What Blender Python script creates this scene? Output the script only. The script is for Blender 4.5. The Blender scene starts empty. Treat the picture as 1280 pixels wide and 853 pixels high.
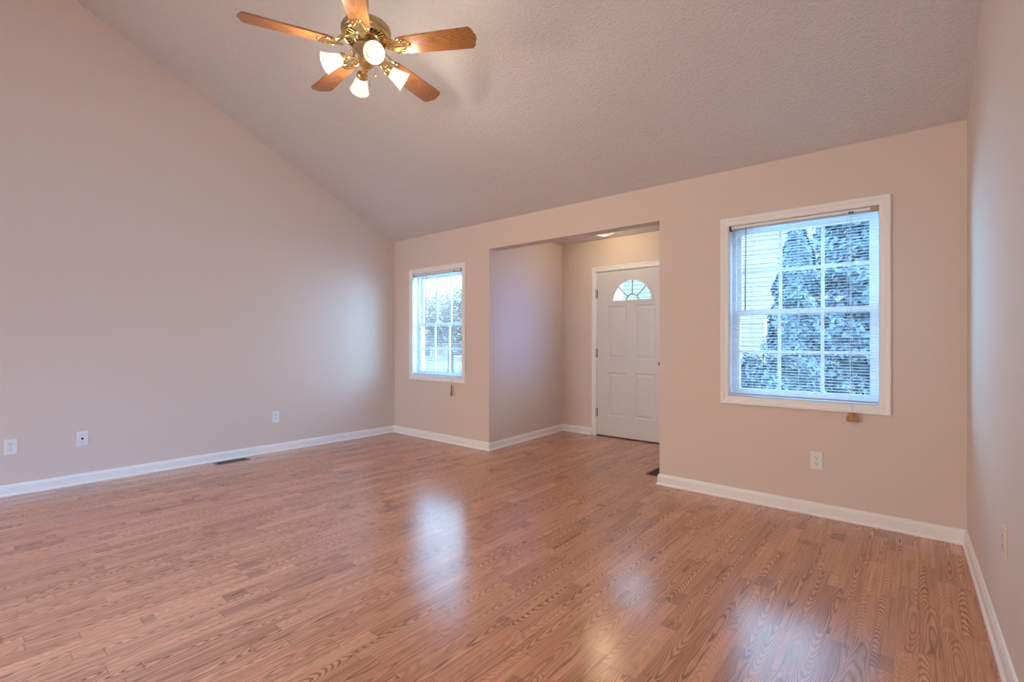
import bpy, bmesh, math, random
from mathutils import Vector, Matrix
import numpy as np

C = bpy.context.scene.collection
SC = bpy.context.scene
PI = math.pi
R = math.radians

# ---------------------------------------------------------------- camera
cam_data = bpy.data.cameras.new('camera')
cam = bpy.data.objects.new('camera', cam_data)
C.objects.link(cam)
cam.location = (5.17, -3.81, 1.17)
cam.rotation_euler = (R(90), 0, R(40))
cam_data.sensor_width = 36
cam_data.lens = 607.0 / 1280 * 36
cam_data.clip_start = 0.02
SC.camera = cam

# ---------------------------------------------------------------- view, world, lights
SC.view_settings.view_transform = 'Standard'
SC.view_settings.look = 'None'
SC.view_settings.gamma = 1
SC.view_settings.use_curve_mapping = False
SC.view_settings.exposure = -0.1
SC.cycles.max_bounces = 10
SC.cycles.diffuse_bounces = 6
SC.cycles.transparent_max_bounces = 24
SC.cycles.sample_clamp_indirect = 6
SC.cycles.caustics_reflective = False
SC.cycles.caustics_refractive = False

SKY = 9.5            # overcast bright sky strength
world = bpy.data.worlds.new('sky')
SC.world = world
world.use_nodes = True
wn, wl = world.node_tree.nodes, world.node_tree.links
wn.clear()
w_out = wn.new('ShaderNodeOutputWorld')
w_bg = wn.new('ShaderNodeBackground')
w_tc = wn.new('ShaderNodeTexCoord')
w_sep = wn.new('ShaderNodeSeparateXYZ')
w_rmp = wn.new('ShaderNodeValToRGB')
w_rmp.color_ramp.elements[0].position = 0.10
w_rmp.color_ramp.elements[0].color = (0.15, 0.18, 0.19, 1)
w_rmp.color_ramp.elements[1].position = 0.24
w_rmp.color_ramp.elements[1].color = (0.45, 0.72, 1.0, 1)
wl.new(w_tc.outputs['Generated'], w_sep.inputs[0])
wl.new(w_sep.outputs['Z'], w_rmp.inputs[0])
wl.new(w_rmp.outputs[0], w_bg.inputs['Color'])
w_bg.inputs['Strength'].default_value = SKY
wl.new(w_bg.outputs[0], w_out.inputs['Surface'])


def area_light(name, loc, target, sx, sy, power, color, spread=180):
    d = bpy.data.lights.new(name, 'AREA')
    d.shape = 'RECTANGLE'
    d.size, d.size_y = sx, sy
    d.energy = power
    d.color = color
    d.spread = R(spread)
    o = bpy.data.objects.new(name, d)
    C.objects.link(o)
    o.location = loc
    v = Vector(target) - Vector(loc)
    o.rotation_euler = v.to_track_quat('-Z', 'Y').to_euler()
    return o


# added area lamps stand in for daylight through unseen, added openings
LIT = dict(lwin=(130, (0.30, 0.64, 0.95)), rwin=(125, (0.20, 0.60, 1.0)), ewin=(2.6, (0.14, 0.36, 1.0)),
           patio=(70, (1.0, 0.90, 0.78)), kitchen=(290, (0.0, 0.40, 1.0)), hall_fill=(48, (1.0, 0.97, 0.95)),
           fan=(7.3, (1.0, 0.90, 0.70)), entry=(64, (1.0, 0.80, 0.50)), chand=(66, (1.0, 0.94, 0.84)))
area_light('daylight_fill_patio', (1.1, -7.6, 1.4), (4.7, 0, 1.0), 1.9, 1.9, *LIT['patio'], 105)
area_light('daylight_fill_kitchen', (6.5, -4.3, 2.3), (0, -3.3, 0.3), 1.3, 1.3, *LIT['kitchen'])
# added fill light behind the viewer, without a fixture, for the right-hand ceiling
fill_ = bpy.data.objects.new('hall_lamp_light', bpy.data.lights.new('hall_lamp_light', 'POINT'))
C.objects.link(fill_)
fill_.location = (5.0, -4.6, 2.1)
fill_.data.energy, fill_.data.color = LIT['hall_fill']
fill_.data.shadow_soft_size = 0.15
# added area lamps in place of bright day thrown back by the entry bay's walls
area_light('daylight_fill_left', (1.43, 0.80, 1.5), (0.0, 0.80, 1.35), 1.1, 1.3, *LIT['lwin'])
area_light('daylight_fill_right', (3.72, 0.72, 1.5), (5.38, 0.72, 1.35), 1.0, 1.3, *LIT['rwin'])
area_light('daylight_fill_entry', (3.70, 0.48, 1.44), (1.6, 0.48, 1.40), 0.46, 0.82, *LIT['ewin'], 52)  # added lamp outside the unseen side window
# portals guide the sky's light through the two front windows and the entry's side window
for nm_, lc_, tg_, sx_, sy_ in (('portal_right_window', (4.53, 0.16, 1.39), (4.53, -1, 1.39), 0.9, 1.26),
                                ('portal_left_window', (0.815, 0.16, 1.37), (0.815, -1, 1.37), 0.9, 1.26)):
    area_light(nm_, lc_, tg_, sx_, sy_, 1, (1, 1, 1)).data.cycles.is_portal = True


# ---------------------------------------------------------------- mesh helpers
class MB:
    """collects shapes in a bmesh and links them as one mesh object"""

    def __init__(self):
        self.bm = bmesh.new()

    def quad(self, *pts):
        self.bm.faces.new([self.bm.verts.new(p) for p in pts])
        return self

    def box(self, x0, x1, y0, y1, z0, z1, bevel=0, mat=None):
        r = bmesh.ops.create_cube(self.bm, size=1)
        vs = r['verts']
        for v in vs:
            v.co = Vector(((x0 + x1) / 2 + v.co.x * (x1 - x0),
                           (y0 + y1) / 2 + v.co.y * (y1 - y0),
                           (z0 + z1) / 2 + v.co.z * (z1 - z0)))
        if bevel:
            es = list({e for v in vs for e in v.link_edges})
            nb = bmesh.ops.bevel(self.bm, geom=es, offset=bevel, segments=2, affect='EDGES', profile=0.7)
            vs = list({v for f in nb['faces'] for v in f.verts} | {v for v in vs if v.is_valid})
        if mat is not None:
            for v in vs:
                v.co = mat @ v.co
        return self

    def prism(self, poly, d, axis='y', d0=0.0):
        """extrude a 2-D polygon; axis names the extrusion direction"""
        def P(a, b, t):
            return {'y': (a, t, b), 'x': (t, a, b), 'z': (a, b, t)}[axis]
        lo = [self.bm.verts.new(P(a, b, d0)) for a, b in poly]
        hi = [self.bm.verts.new(P(a, b, d)) for a, b in poly]
        self.bm.faces.new(lo)
        self.bm.faces.new(hi[::-1])
        n = len(poly)
        for i in range(n):
            self.bm.faces.new((lo[i], hi[i], hi[(i + 1) % n], lo[(i + 1) % n]))
        return self

    def lathe(self, prof, seg=32, mat=None, cap=True):
        """revolve (radius, z) pairs about z"""
        rings = []
        for r, z in prof:
            ring = []
            for k in range(seg):
                a = 2 * PI * k / seg
                p = Vector((r * math.cos(a), r * math.sin(a), z))
                ring.append(self.bm.verts.new(mat @ p if mat is not None else p))
            rings.append(ring)
        for a, b in zip(rings, rings[1:]):
            for k in range(seg):
                self.bm.faces.new((a[k], a[(k + 1) % seg], b[(k + 1) % seg], b[k]))
        if cap:
            for ring in (rings[0], rings[-1]):
                self.bm.faces.new(ring)
        return self

    def tube(self, pts, r, seg=8, cap=True):
        pts = [Vector(p) for p in pts]
        rs = r if isinstance(r, (list, tuple)) else [r] * len(pts)
        rings = []
        up = Vector((0, 0, 1))
        for i, p in enumerate(pts):
            t = (pts[min(i + 1, len(pts) - 1)] - pts[max(i - 1, 0)]).normalized()
            ref = up if abs(t.dot(up)) < 0.95 else Vector((1, 0, 0))
            u = t.cross(ref).normalized()
            v = t.cross(u)
            rings.append([self.bm.verts.new(p + rs[i] * (math.cos(2 * PI * k / seg) * u + math.sin(2 * PI * k / seg) * v)) for k in range(seg)])
        for a, b in zip(rings, rings[1:]):
            for k in range(seg):
                self.bm.faces.new((a[k], a[(k + 1) % seg], b[(k + 1) % seg], b[k]))
        if cap:
            self.bm.faces.new(rings[0])
            self.bm.faces.new(rings[-1])
        return self

    def frame(self, prof, x0, x1, z0, z1, y=0.0, closed=True):
        """mitred picture-frame: prof is (outward offset, protrusion towards -y); open at the bottom when not closed"""
        rings = []
        for o, d in prof:
            if closed:
                pts = [(x0 - o, y - d, z0 - o), (x0 - o, y - d, z1 + o), (x1 + o, y - d, z1 + o), (x1 + o, y - d, z0 - o)]
            else:
                pts = [(x0 - o, y - d, z0), (x0 - o, y - d, z1 + o), (x1 + o, y - d, z1 + o), (x1 + o, y - d, z0)]
            rings.append([self.bm.verts.new(p) for p in pts])
        m = len(prof)
        segs = range(4) if closed else range(3)
        for i in range(m - 1):
            a, b = rings[i], rings[i + 1]
            for k in segs:
                self.bm.faces.new((a[k], a[(k + 1) % 4], b[(k + 1) % 4], b[k]))
        return self

    def build(self, name, mat, parent=None, smooth=False, loc=None):
        bmesh.ops.recalc_face_normals(self.bm, faces=self.bm.faces)
        me = bpy.data.meshes.new(name)
        self.bm.to_mesh(me)
        self.bm.free()
        if mat is not None:
            me.materials.append(mat)
        o = bpy.data.objects.new(name, me)
        C.objects.link(o)
        if parent is not None:
            o.parent = parent
        if loc is not None:
            o.location = loc
        if smooth:
            me.polygons.foreach_set('use_smooth', [True] * len(me.polygons))
            try:
                me.set_sharp_from_angle(angle=R(smooth if smooth > 1 else 40))
            except Exception:
                pass
        return o


def tag(o, label=None, cat=None, group=None, kind=None):
    if label: o['label'] = label
    if cat: o['category'] = cat
    if group: o['group'] = group
    if kind: o['kind'] = kind
    return o


def empty(name, loc=(0, 0, 0), rz=0.0, parent=None):
    o = bpy.data.objects.new(name, None)
    C.objects.link(o)
    o.location = loc
    o.rotation_euler = (0, 0, rz)
    o.empty_display_size = 0.05
    if parent: o.parent = parent
    return o


def copy_tree(o, parent=None):
    c = o.copy()
    C.objects.link(c)
    if parent: c.parent = parent
    for ch in list(o.children):
        copy_tree(ch, c)
    return c


# ---------------------------------------------------------------- materials
def new_mat(name):
    m = bpy.data.materials.new(name)
    m.use_nodes = True
    nt = m.node_tree
    return m, nt.nodes, nt.links, nt.nodes['Principled BSDF']


def simple(name, col, rough=0.5, metal=0.0, bump=0.0, bdist=0.004, bscale=200.0, var=0.04, spec=None, coord='Object'):
    m, n, l, b = new_mat(name)
    tc = n.new('ShaderNodeTexCoord')
    nz = n.new('ShaderNodeTexNoise')
    nz.inputs['Scale'].default_value = bscale
    nz.inputs['Detail'].default_value = 3
    l.new(tc.outputs[coord], nz.inputs['Vector'])
    mix = n.new('ShaderNodeMix'); mix.data_type = 'RGBA'
    mix.inputs['A'].default_value = (*[c * (1 - var) for c in col], 1)
    mix.inputs['B'].default_value = (*[min(1, c * (1 + var)) for c in col], 1)
    l.new(nz.outputs['Fac'], mix.inputs['Factor'])
    l.new(mix.outputs['Result'], b.inputs['Base Color'])
    b.inputs['Roughness'].default_value = rough
    b.inputs['Metallic'].default_value = metal
    if spec is not None:
        b.inputs['Specular IOR Level'].default_value = spec
    if bump:
        bp = n.new('ShaderNodeBump')
        bp.inputs['Strength'].default_value = bump
        bp.inputs['Distance'].default_value = bdist
        l.new(nz.outputs['Fac'], bp.inputs['Height'])
        l.new(bp.outputs[0], b.inputs['Normal'])
    return m


M = {}
M['paint'] = simple('wall_paint', (0.72, 0.61, 0.535), 0.75, bump=0.12, bscale=160, var=0.01, spec=0.25)
M['ceiling'] = simple('ceiling_texture', (0.68, 0.64, 0.635), 0.9, bump=1.0, bdist=0.007, bscale=80, var=0.10, spec=0.1)
M['trim'] = simple('white_trim_paint', (0.89, 0.865, 0.84), 0.35, var=0.01, spec=0.4)
M['door'] = simple('white_door_paint', (0.73, 0.695, 0.675), 0.4, var=0.01, spec=0.4)
M['vinyl'] = simple('white_window_vinyl', (0.80, 0.82, 0.85), 0.4, var=0.01)
M['plate'] = simple('white_plastic_plate', (0.82, 0.80, 0.78), 0.35, var=0.01)
M['slot'] = simple('dark_plastic', (0.05, 0.045, 0.045), 0.5)
M['grey'] = simple('grey_metal_rail', (0.46, 0.46, 0.48), 0.45)
M['darkcord'] = simple('smoke_grey_rod', (0.16, 0.20, 0.24), 0.3)
M['cord'] = simple('white_cord', (0.60, 0.66, 0.72), 0.7)
M['brass'] = simple('polished_brass', (0.83, 0.62, 0.30), 0.22, metal=1.0, var=0.06, bscale=40)
M['brass_dull'] = simple('brushed_brass', (0.52, 0.42, 0.24), 0.38, metal=0.9, var=0.08, bscale=60)
M['bronze'] = simple('aged_bronze', (0.10, 0.065, 0.045), 0.45, metal=0.6)
M['hinge'] = simple('hinge_bronze', (0.16, 0.09, 0.07), 0.4, metal=0.7)
M['tan'] = simple('tan_bracket', (0.42, 0.30, 0.19), 0.5)
M['tassel'] = simple('honey_wood_tassel', (0.50, 0.26, 0.10), 0.35, var=0.25, bscale=60)
M['tassel_dark'] = simple('brown_wood_tassel', (0.30, 0.13, 0.07), 0.4, var=0.2, bscale=60)
M['register'] = simple('taupe_register', (0.33, 0.22, 0.16), 0.45, metal=0.3)
M['register_dark'] = simple('dark_brown_register', (0.06, 0.03, 0.02), 0.45, metal=0.3)
M['threshold'] = simple('dark_threshold', (0.07, 0.028, 0.018), 0.5)
M['siding'] = simple('cream_siding', (0.38, 0.35, 0.27), 0.7, var=0.02)
M['roof'] = simple('grey_shingles', (0.16, 0.22, 0.28), 0.9, bump=0.5, bscale=12, var=0.3)
M['darkpane'] = simple('dark_window_pane', (0.10, 0.14, 0.18), 0.1)
M['bark'] = simple('bark', (0.10, 0.07, 0.05), 0.9, bump=0.6, bscale=30, var=0.3)
M['lawn'] = simple('lawn', (0.22, 0.20, 0.14), 0.95, bump=0.4, bscale=25, var=0.3)


def leaf_mat(name, col, var):
    m, n, l, b = new_mat(name)
    oi = n.new('ShaderNodeTexCoord')
    nz = n.new('ShaderNodeTexNoise'); nz.inputs['Scale'].default_value = 9
    l.new(oi.outputs['Object'], nz.inputs['Vector'])
    rp = n.new('ShaderNodeValToRGB')
    rp.color_ramp.elements[0].position = 0.3
    rp.color_ramp.elements[0].color = (*[c * (1 - var) for c in col], 1)
    rp.color_ramp.elements[1].position = 0.7
    rp.color_ramp.elements[1].color = (*[c * (1 + var) for c in col], 1)
    l.new(nz.outputs['Fac'], rp.inputs[0])
    l.new(rp.outputs[0], b.inputs['Base Color'])
    b.inputs['Roughness'].default_value = 0.6
    return m


M['conifer'] = leaf_mat('conifer_leaf', (0.12, 0.205, 0.265), 0.15)
M['leaf'] = leaf_mat('pale_leaf', (0.44, 0.38, 0.32), 0.4)


def glass_mat(name, ior=1.5, tint=(0.96, 0.985, 1.0), rough=0.0):
    m, n, l, b = new_mat(name)
    n.remove(b)
    tr = n.new('ShaderNodeBsdfTransparent'); tr.inputs[0].default_value = (*tint, 1)
    gl = n.new('ShaderNodeBsdfGlossy'); gl.inputs['Roughness'].default_value = rough
    fr = n.new('ShaderNodeFresnel'); fr.inputs['IOR'].default_value = ior
    mx = n.new('ShaderNodeMixShader')
    l.new(fr.outputs[0], mx.inputs[0]); l.new(tr.outputs[0], mx.inputs[1]); l.new(gl.outputs[0], mx.inputs[2])
    l.new(mx.outputs[0], n['Material Output'].inputs['Surface'])
    return m


M['glass'] = glass_mat('window_glass')
M['glass_bevel'] = glass_mat('fanlight_glass', tint=(0.80, 0.86, 0.92))


def slat_mat():
    m, n, l, b = new_mat('vinyl_slat')
    n.remove(b)
    tc = n.new('ShaderNodeTexCoord')
    nz = n.new('ShaderNodeTexNoise'); nz.inputs['Scale'].default_value = 3
    l.new(tc.outputs['Object'], nz.inputs['Vector'])
    mix = n.new('ShaderNodeMix'); mix.data_type = 'RGBA'
    mix.inputs['A'].default_value = (0.66, 0.73, 0.80, 1)
    mix.inputs['B'].default_value = (0.72, 0.79, 0.86, 1)
    l.new(nz.outputs['Fac'], mix.inputs['Factor'])
    df = n.new('ShaderNodeBsdfDiffuse'); tl = n.new('ShaderNodeBsdfTranslucent')
    l.new(mix.outputs['Result'], df.inputs['Color']); l.new(mix.outputs['Result'], tl.inputs['Color'])
    mx = n.new('ShaderNodeMixShader'); mx.inputs[0].default_value = 0.35
    l.new(df.outputs[0], mx.inputs[1]); l.new(tl.outputs[0], mx.inputs[2])
    l.new(mx.outputs[0], n['Material Output'].inputs['Surface'])
    return m


M['slat'] = slat_mat()


def shade_mat(name, col, strength, thru):
    """frosted lamp glass glowing from its bulb, letting part of the light through"""
    m, n, l, b = new_mat(name)
    n.remove(b)
    tc = n.new('ShaderNodeTexCoord')
    nz = n.new('ShaderNodeTexNoise'); nz.inputs['Scale'].default_value = 30
    l.new(tc.outputs['Object'], nz.inputs['Vector'])
    mul = n.new('ShaderNodeMath'); mul.operation = 'MULTIPLY_ADD'
    mul.inputs[1].default_value = strength * 0.3
    mul.inputs[2].default_value = strength * 0.85
    l.new(nz.outputs['Fac'], mul.inputs[0])
    em = n.new('ShaderNodeEmission'); em.inputs[0].default_value = (*col, 1)
    l.new(mul.outputs[0], em.inputs[1])
    tr = n.new('ShaderNodeBsdfTransparent'); tr.inputs[0].default_value = (1, 0.97, 0.92, 1)
    gl = n.new('ShaderNodeBsdfGlossy'); gl.inputs['Roughness'].default_value = 0.15
    m1 = n.new('ShaderNodeMixShader'); m1.inputs[0].default_value = thru
    l.new(em.outputs[0], m1.inputs[1]); l.new(tr.outputs[0], m1.inputs[2])
    m2 = n.new('ShaderNodeMixShader'); m2.inputs[0].default_value = 0.05
    l.new(m1.outputs[0], m2.inputs[1]); l.new(gl.outputs[0], m2.inputs[2])
    l.new(m2.outputs[0], n['Material Output'].inputs['Surface'])
    return m


M['shade'] = shade_mat('frosted_shade_glass', (1.0, 0.90, 0.74), 1.6, 0.45)
M['chandelier_shade'] = shade_mat('bright_chandelier_glass', (1.0, 0.92, 0.84), 16.0, 0.3)
M['bowl'] = shade_mat('clear_bowl_glass', (1.0, 0.90, 0.72), 0.75, 0.4)


def glow_mat(name, col, strength):
    m, n, l, b = new_mat(name)
    n.remove(b)
    em = n.new('ShaderNodeEmission'); em.inputs[0].default_value = (*col, 1); em.inputs[1].default_value = strength
    l.new(em.outputs[0], n['Material Output'].inputs['Surface'])
    return m


M['bulb'] = glow_mat('lit_bulb', (1.0, 0.93, 0.80), 6.0)
M['chandelier_bulb'] = glow_mat('lit_chandelier_bulb', (1.0, 0.90, 0.80), 34.0)
M['soft_bulb'] = glow_mat('lit_soft_bulb', (1.0, 0.93, 0.80), 1.3)


class NT:
    """tiny math-node helper"""

    def __init__(self, nodes, links):
        self.n, self.l = nodes, links

    def op(self, kind, *args):
        nd = self.n.new('ShaderNodeMath'); nd.operation = kind
        for i, a in enumerate(args):
            if isinstance(a, (int, float)): nd.inputs[i].default_value = a
            else: self.l.new(a, nd.inputs[i])
        return nd.outputs[0]

    def comb(self, x, y, z):
        nd = self.n.new('ShaderNodeCombineXYZ')
        for i, a in enumerate((x, y, z)):
            if isinstance(a, (int, float)): nd.inputs[i].default_value = a
            else: self.l.new(a, nd.inputs[i])
        return nd.outputs[0]

    def white(self, vec):
        nd = self.n.new('ShaderNodeTexWhiteNoise'); nd.noise_dimensions = '3D'
        self.l.new(vec, nd.inputs['Vector'])
        return nd.outputs['Value'], nd.outputs['Color']

    def noise(self, vec, scale, detail=3, rough=0.5):
        nd = self.n.new('ShaderNodeTexNoise')
        nd.inputs['Scale'].default_value = scale
        nd.inputs['Detail'].default_value = detail
        nd.inputs['Roughness'].default_value = rough
        self.l.new(vec, nd.inputs['Vector'])
        return nd.outputs['Fac']

    def ramp(self, fac, stops):
        nd = self.n.new('ShaderNodeValToRGB')
        cr = nd.color_ramp
        while len(cr.elements) < len(stops): cr.elements.new(0.5)
        for e, (p, c) in zip(cr.elements, stops):
            e.position = p; e.color = (*c, 1)
        self.l.new(fac, nd.inputs[0])
        return nd.outputs[0]

    def mixc(self, fac, a, b, mode='MIX'):
        nd = self.n.new('ShaderNodeMix'); nd.data_type = 'RGBA'; nd.blend_type = mode
        for k, v in (('Factor', fac), ('A', a), ('B', b)):
            if isinstance(v, (int, float)): nd.inputs[k].default_value = v
            elif isinstance(v, tuple): nd.inputs[k].default_value = (*v, 1)
            else: self.l.new(v, nd.inputs[k])
        return nd.outputs['Result']


def oak_floor():
    m, n, l, b = new_mat('oak_strip_laminate')
    t = NT(n, l)
    tc = n.new('ShaderNodeTexCoord')
    sp = n.new('ShaderNodeSeparateXYZ'); l.new(tc.outputs['Object'], sp.inputs[0])
    X, Y = sp.outputs['X'], sp.outputs['Y']
    W = 0.068
    u = t.op('DIVIDE', X, W)
    row = t.op('FLOOR', u)
    fx = t.op('SUBTRACT', t.op('FRACT', u), 0.5)                    # -.5 .. .5 across the strip
    rnd, _ = t.white(t.comb(row, 3.7, 1.1))
    rnd2, _ = t.white(t.comb(row, 9.3, 5.2))
    L = t.op('MULTIPLY_ADD', rnd2, 0.30, 0.36)
    v = t.op('DIVIDE', t.op('ADD', Y, t.op('MULTIPLY', rnd, 7.0)), L)
    pid = t.op('FLOOR', v)
    fy = t.op('FRACT', v)
    val, colr = t.white(t.comb(row, pid, 0.5))
    sepc = n.new('ShaderNodeSeparateColor'); l.new(colr, sepc.inputs[0])
    r1, r2, r3 = sepc.outputs[0], sepc.outputs[1], sepc.outputs[2]
    # cathedral grain: stretched contour lines of a warped field, shifted for every strip
    off = t.comb(t.op('MULTIPLY', r1, 37.0), t.op('MULTIPLY', r2, 53.0), t.op('MULTIPLY', r3, 11.0))
    def scaled(sx, sy):
        va = n.new('ShaderNodeVectorMath'); va.operation = 'MULTIPLY'
        l.new(tc.outputs['Object'], va.inputs[0]); va.inputs[1].default_value = (sx, sy, 1)
        vb = n.new('ShaderNodeVectorMath'); vb.operation = 'ADD'
        l.new(va.outputs[0], vb.inputs[0]); l.new(off, vb.inputs[1])
        return vb.outputs[0]
    warp = t.noise(scaled(8.0, 2.0), 1.0, 2, 0.4)
    fine = t.noise(scaled(50, 9), 1.0, 3, 0.6)
    fxo = t.op('ADD', fx, t.op('MULTIPLY_ADD', r1, 0.8, -0.4))
    arch = t.op('MULTIPLY', t.op('MULTIPLY', fxo, fxo), t.op('MULTIPLY_ADD', r2, 3.5, 1.5))
    sgn = t.op('MULTIPLY_ADD', t.op('GREATER_THAN', r3, 0.5), 2.0, -1.0)
    run = t.op('MULTIPLY', Y, t.op('MULTIPLY_ADD', t.op('POWER', r1, 1.5), 7.5, 0.8))      # straight grain to cathedral
    field = t.op('ADD', t.op('ADD', t.op('MULTIPLY', arch, sgn), run),
                 t.op('ADD', t.op('MULTIPLY', warp, 3.4), t.op('MULTIPLY', fine, 0.16)))
    ph = t.op('MULTIPLY', field, 22.0)
    band = t.op('MULTIPLY_ADD', t.op('SINE', ph), 0.5, 0.5)
    band = t.op('POWER', band, 2.0)
    # how strongly a strip is figured: some are nearly plain
    figs = t.op('MULTIPLY_ADD', t.op('POWER', r2, 0.9), 0.80, 0.22)
    pores = t.noise(scaled(260, 7), 1.0, 2, 0.6)
    pores2 = t.noise(scaled(75, 2.2), 1.0, 3, 0.65)
    drift = t.noise(scaled(6, 1.6), 1.0, 2, 0.5)
    tv = t.op('ADD', t.op('MULTIPLY_ADD', val, 0.62, 0.02), t.op('MULTIPLY', drift, 0.36))
    tone = t.ramp(tv, [(0.0, (0.44, 0.18, 0.10)), (0.25, (0.62, 0.280, 0.160)), (0.75, (0.71, 0.340, 0.198)), (1.0, (0.80, 0.405, 0.245))])
    dark = t.mixc(1.0, tone, (0.36, 0.28, 0.26), 'MULTIPLY')
    c1 = t.mixc(t.op('MULTIPLY', band, figs), tone, dark)
    c2 = t.mixc(t.op('MULTIPLY', t.op('SUBTRACT', pores, 0.42), 2.0), c1, t.mixc(1.0, c1, (0.66, 0.60, 0.57), 'MULTIPLY'))
    c2 = t.mixc(t.op('MULTIPLY', t.op('SUBTRACT', 0.47, pores2), 4.5), c2, t.mixc(1.0, c2, (0.62, 0.55, 0.53), 'MULTIPLY'))
    c3 = t.mixc(t.op('MULTIPLY', t.op('SUBTRACT', pores2, 0.50), 4.0), c2, t.mixc(1.0, c2, (1.32, 1.34, 1.34), 'MULTIPLY'))
    # some strips end in a short dark piece
    endl = t.op('MULTIPLY', fy, L)
    endd = t.op('MULTIPLY', t.op('LESS_THAN', endl, t.op('MULTIPLY_ADD', r2, 0.09, 0.03)), t.op('GREATER_THAN', r3, 0.84))
    c3 = t.mixc(t.op('MULTIPLY', endd, 0.55), c3, t.mixc(1.0, c3, (0.52, 0.46, 0.48), 'MULTIPLY'))
    # joints
    ex = t.op('GREATER_THAN', t.op('ABSOLUTE', fx), 0.486)
    ey = t.op('LESS_THAN', t.op('MINIMUM', fy, t.op('SUBTRACT', 1.0, fy)), 0.004)
    joint = t.op('MAXIMUM', ex, ey)
    c4 = t.mixc(t.op('MULTIPLY', joint, 0.5), c3, t.mixc(1.0, c3, (0.45, 0.40, 0.38), 'MULTIPLY'))
    l.new(c4, b.inputs['Base Color'])
    rg = t.op('MULTIPLY_ADD', pores2, 0.08, 0.165)
    l.new(rg, b.inputs['Roughness'])
    b.inputs['IOR'].default_value = 2.0
    bp = n.new('ShaderNodeBump'); bp.inputs['Strength'].default_value = 0.06; bp.inputs['Distance'].default_value = 0.002
    l.new(t.op('SUBTRACT', pores, joint), bp.inputs['Height']); l.new(bp.outputs[0], b.inputs['Normal'])
    return m


M['floor'] = oak_floor()


def oak_blade():
    m, n, l, b = new_mat('golden_oak_blade')
    t = NT(n, l)
    tc = n.new('ShaderNodeTexCoord')
    sp = n.new('ShaderNodeSeparateXYZ'); l.new(tc.outputs['Object'], sp.inputs[0])
    X, Y = sp.outputs['X'], sp.outputs['Y']
    va = n.new('ShaderNodeVectorMath'); va.operation = 'MULTIPLY'
    l.new(tc.outputs['Object'], va.inputs[0]); va.inputs[1].default_value = (3, 22, 1)
    w = t.noise(va.outputs[0], 1.0, 3)
    va2 = n.new('ShaderNodeVectorMath'); va2.operation = 'MULTIPLY'
    l.new(tc.outputs['Object'], va2.inputs[0]); va2.inputs[1].default_value = (10, 300, 1)
    pores = t.noise(va2.outputs[0], 1.0, 2)
    yo = t.op('ADD', Y, 0.02)
    arch = t.op('MULTIPLY', t.op('MULTIPLY', yo, yo), 420.0)
    ph = t.op('MULTIPLY', t.op('ADD', t.op('SUBTRACT', arch, t.op('MULTIPLY', X, 5.0)), t.op('MULTIPLY', w, 1.5)), 16.0)
    band = t.op('POWER', t.op('MULTIPLY_ADD', t.op('SINE', ph), 0.5, 0.5), 1.8)
    c1 = t.mixc(t.op('MULTIPLY', band, 0.7), (0.40, 0.165, 0.055), (0.20, 0.070, 0.024))
    c2 = t.mixc(t.op('MULTIPLY', pores, 0.6), c1, t.mixc(1.0, c1, (0.6, 0.55, 0.5), 'MULTIPLY'))
    l.new(c2, b.inputs['Base Color'])
    b.inputs['Roughness'].default_value = 0.32
    return m


M['blade'] = oak_blade()

# ---------------------------------------------------------------- the room shell
H = 2.44             # eave height on the front wall
SL = 0.49            # slope of the vaulted ceiling
YB, YR = -7.0, -4.2  # back wall, ridge
T = 0.14             # wall thickness
SKL, SKR = 0.0284, -0.0195   # the side walls open very slightly towards the back
XW = 5.38
ZR = H - SL * YR
ZB = ZR - SL * (YR - YB)


def xl(y): return SKL * y
def xr(y): return XW + SKR * y


def struct(o):
    o['kind'] = 'structure'
    return o


OX0, OX1, OZ = 1.655, 3.545, 2.152          # opening to the entry
FY = 1.48                                   # entry back wall
FXL = 1.585                                 # entry left wall at its far end
FH = 2.42

# floor
f = MB()
f.box(-0.5, 5.9, YB - 0.3, 0.0, -0.12, 0.0)
f.box(OX0 - 0.3, OX1 + 0.3, -0.001, FY + 0.12, -0.12, 0.0)
struct(f.build('floor', M['floor']))

# front wall with two window openings and the wide entry opening
W1 = dict(x0=4.085, x1=4.977, z0=0.765, z1=2.022)
W2 = dict(x0=0.381, x1=1.249, z0=0.752, z1=1.990)
b = MB()
ys = (0.0, T)
b.box(-0.3, W2['x0'], *ys, 0, H + 0.2)
b.box(W2['x0'], W2['x1'], *ys, 0, W2['z0'])
b.box(W2['x0'], W2['x1'], *ys, W2['z1'], H + 0.2)
b.box(W2['x1'], OX0, *ys, 0, H + 0.2)
b.box(OX0, OX1, *ys, OZ, H + 0.2)
b.box(OX1, W1['x0'], *ys, 0, H + 0.2)
b.box(W1['x0'], W1['x1'], *ys, 0, W1['z0'])
b.box(W1['x0'], W1['x1'], *ys, W1['z1'], H + 0.2)
b.box(W1['x1'], XW + 0.3, *ys, 0, H + 0.2)
struct(b.build('wall_front', M['paint']))


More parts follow.
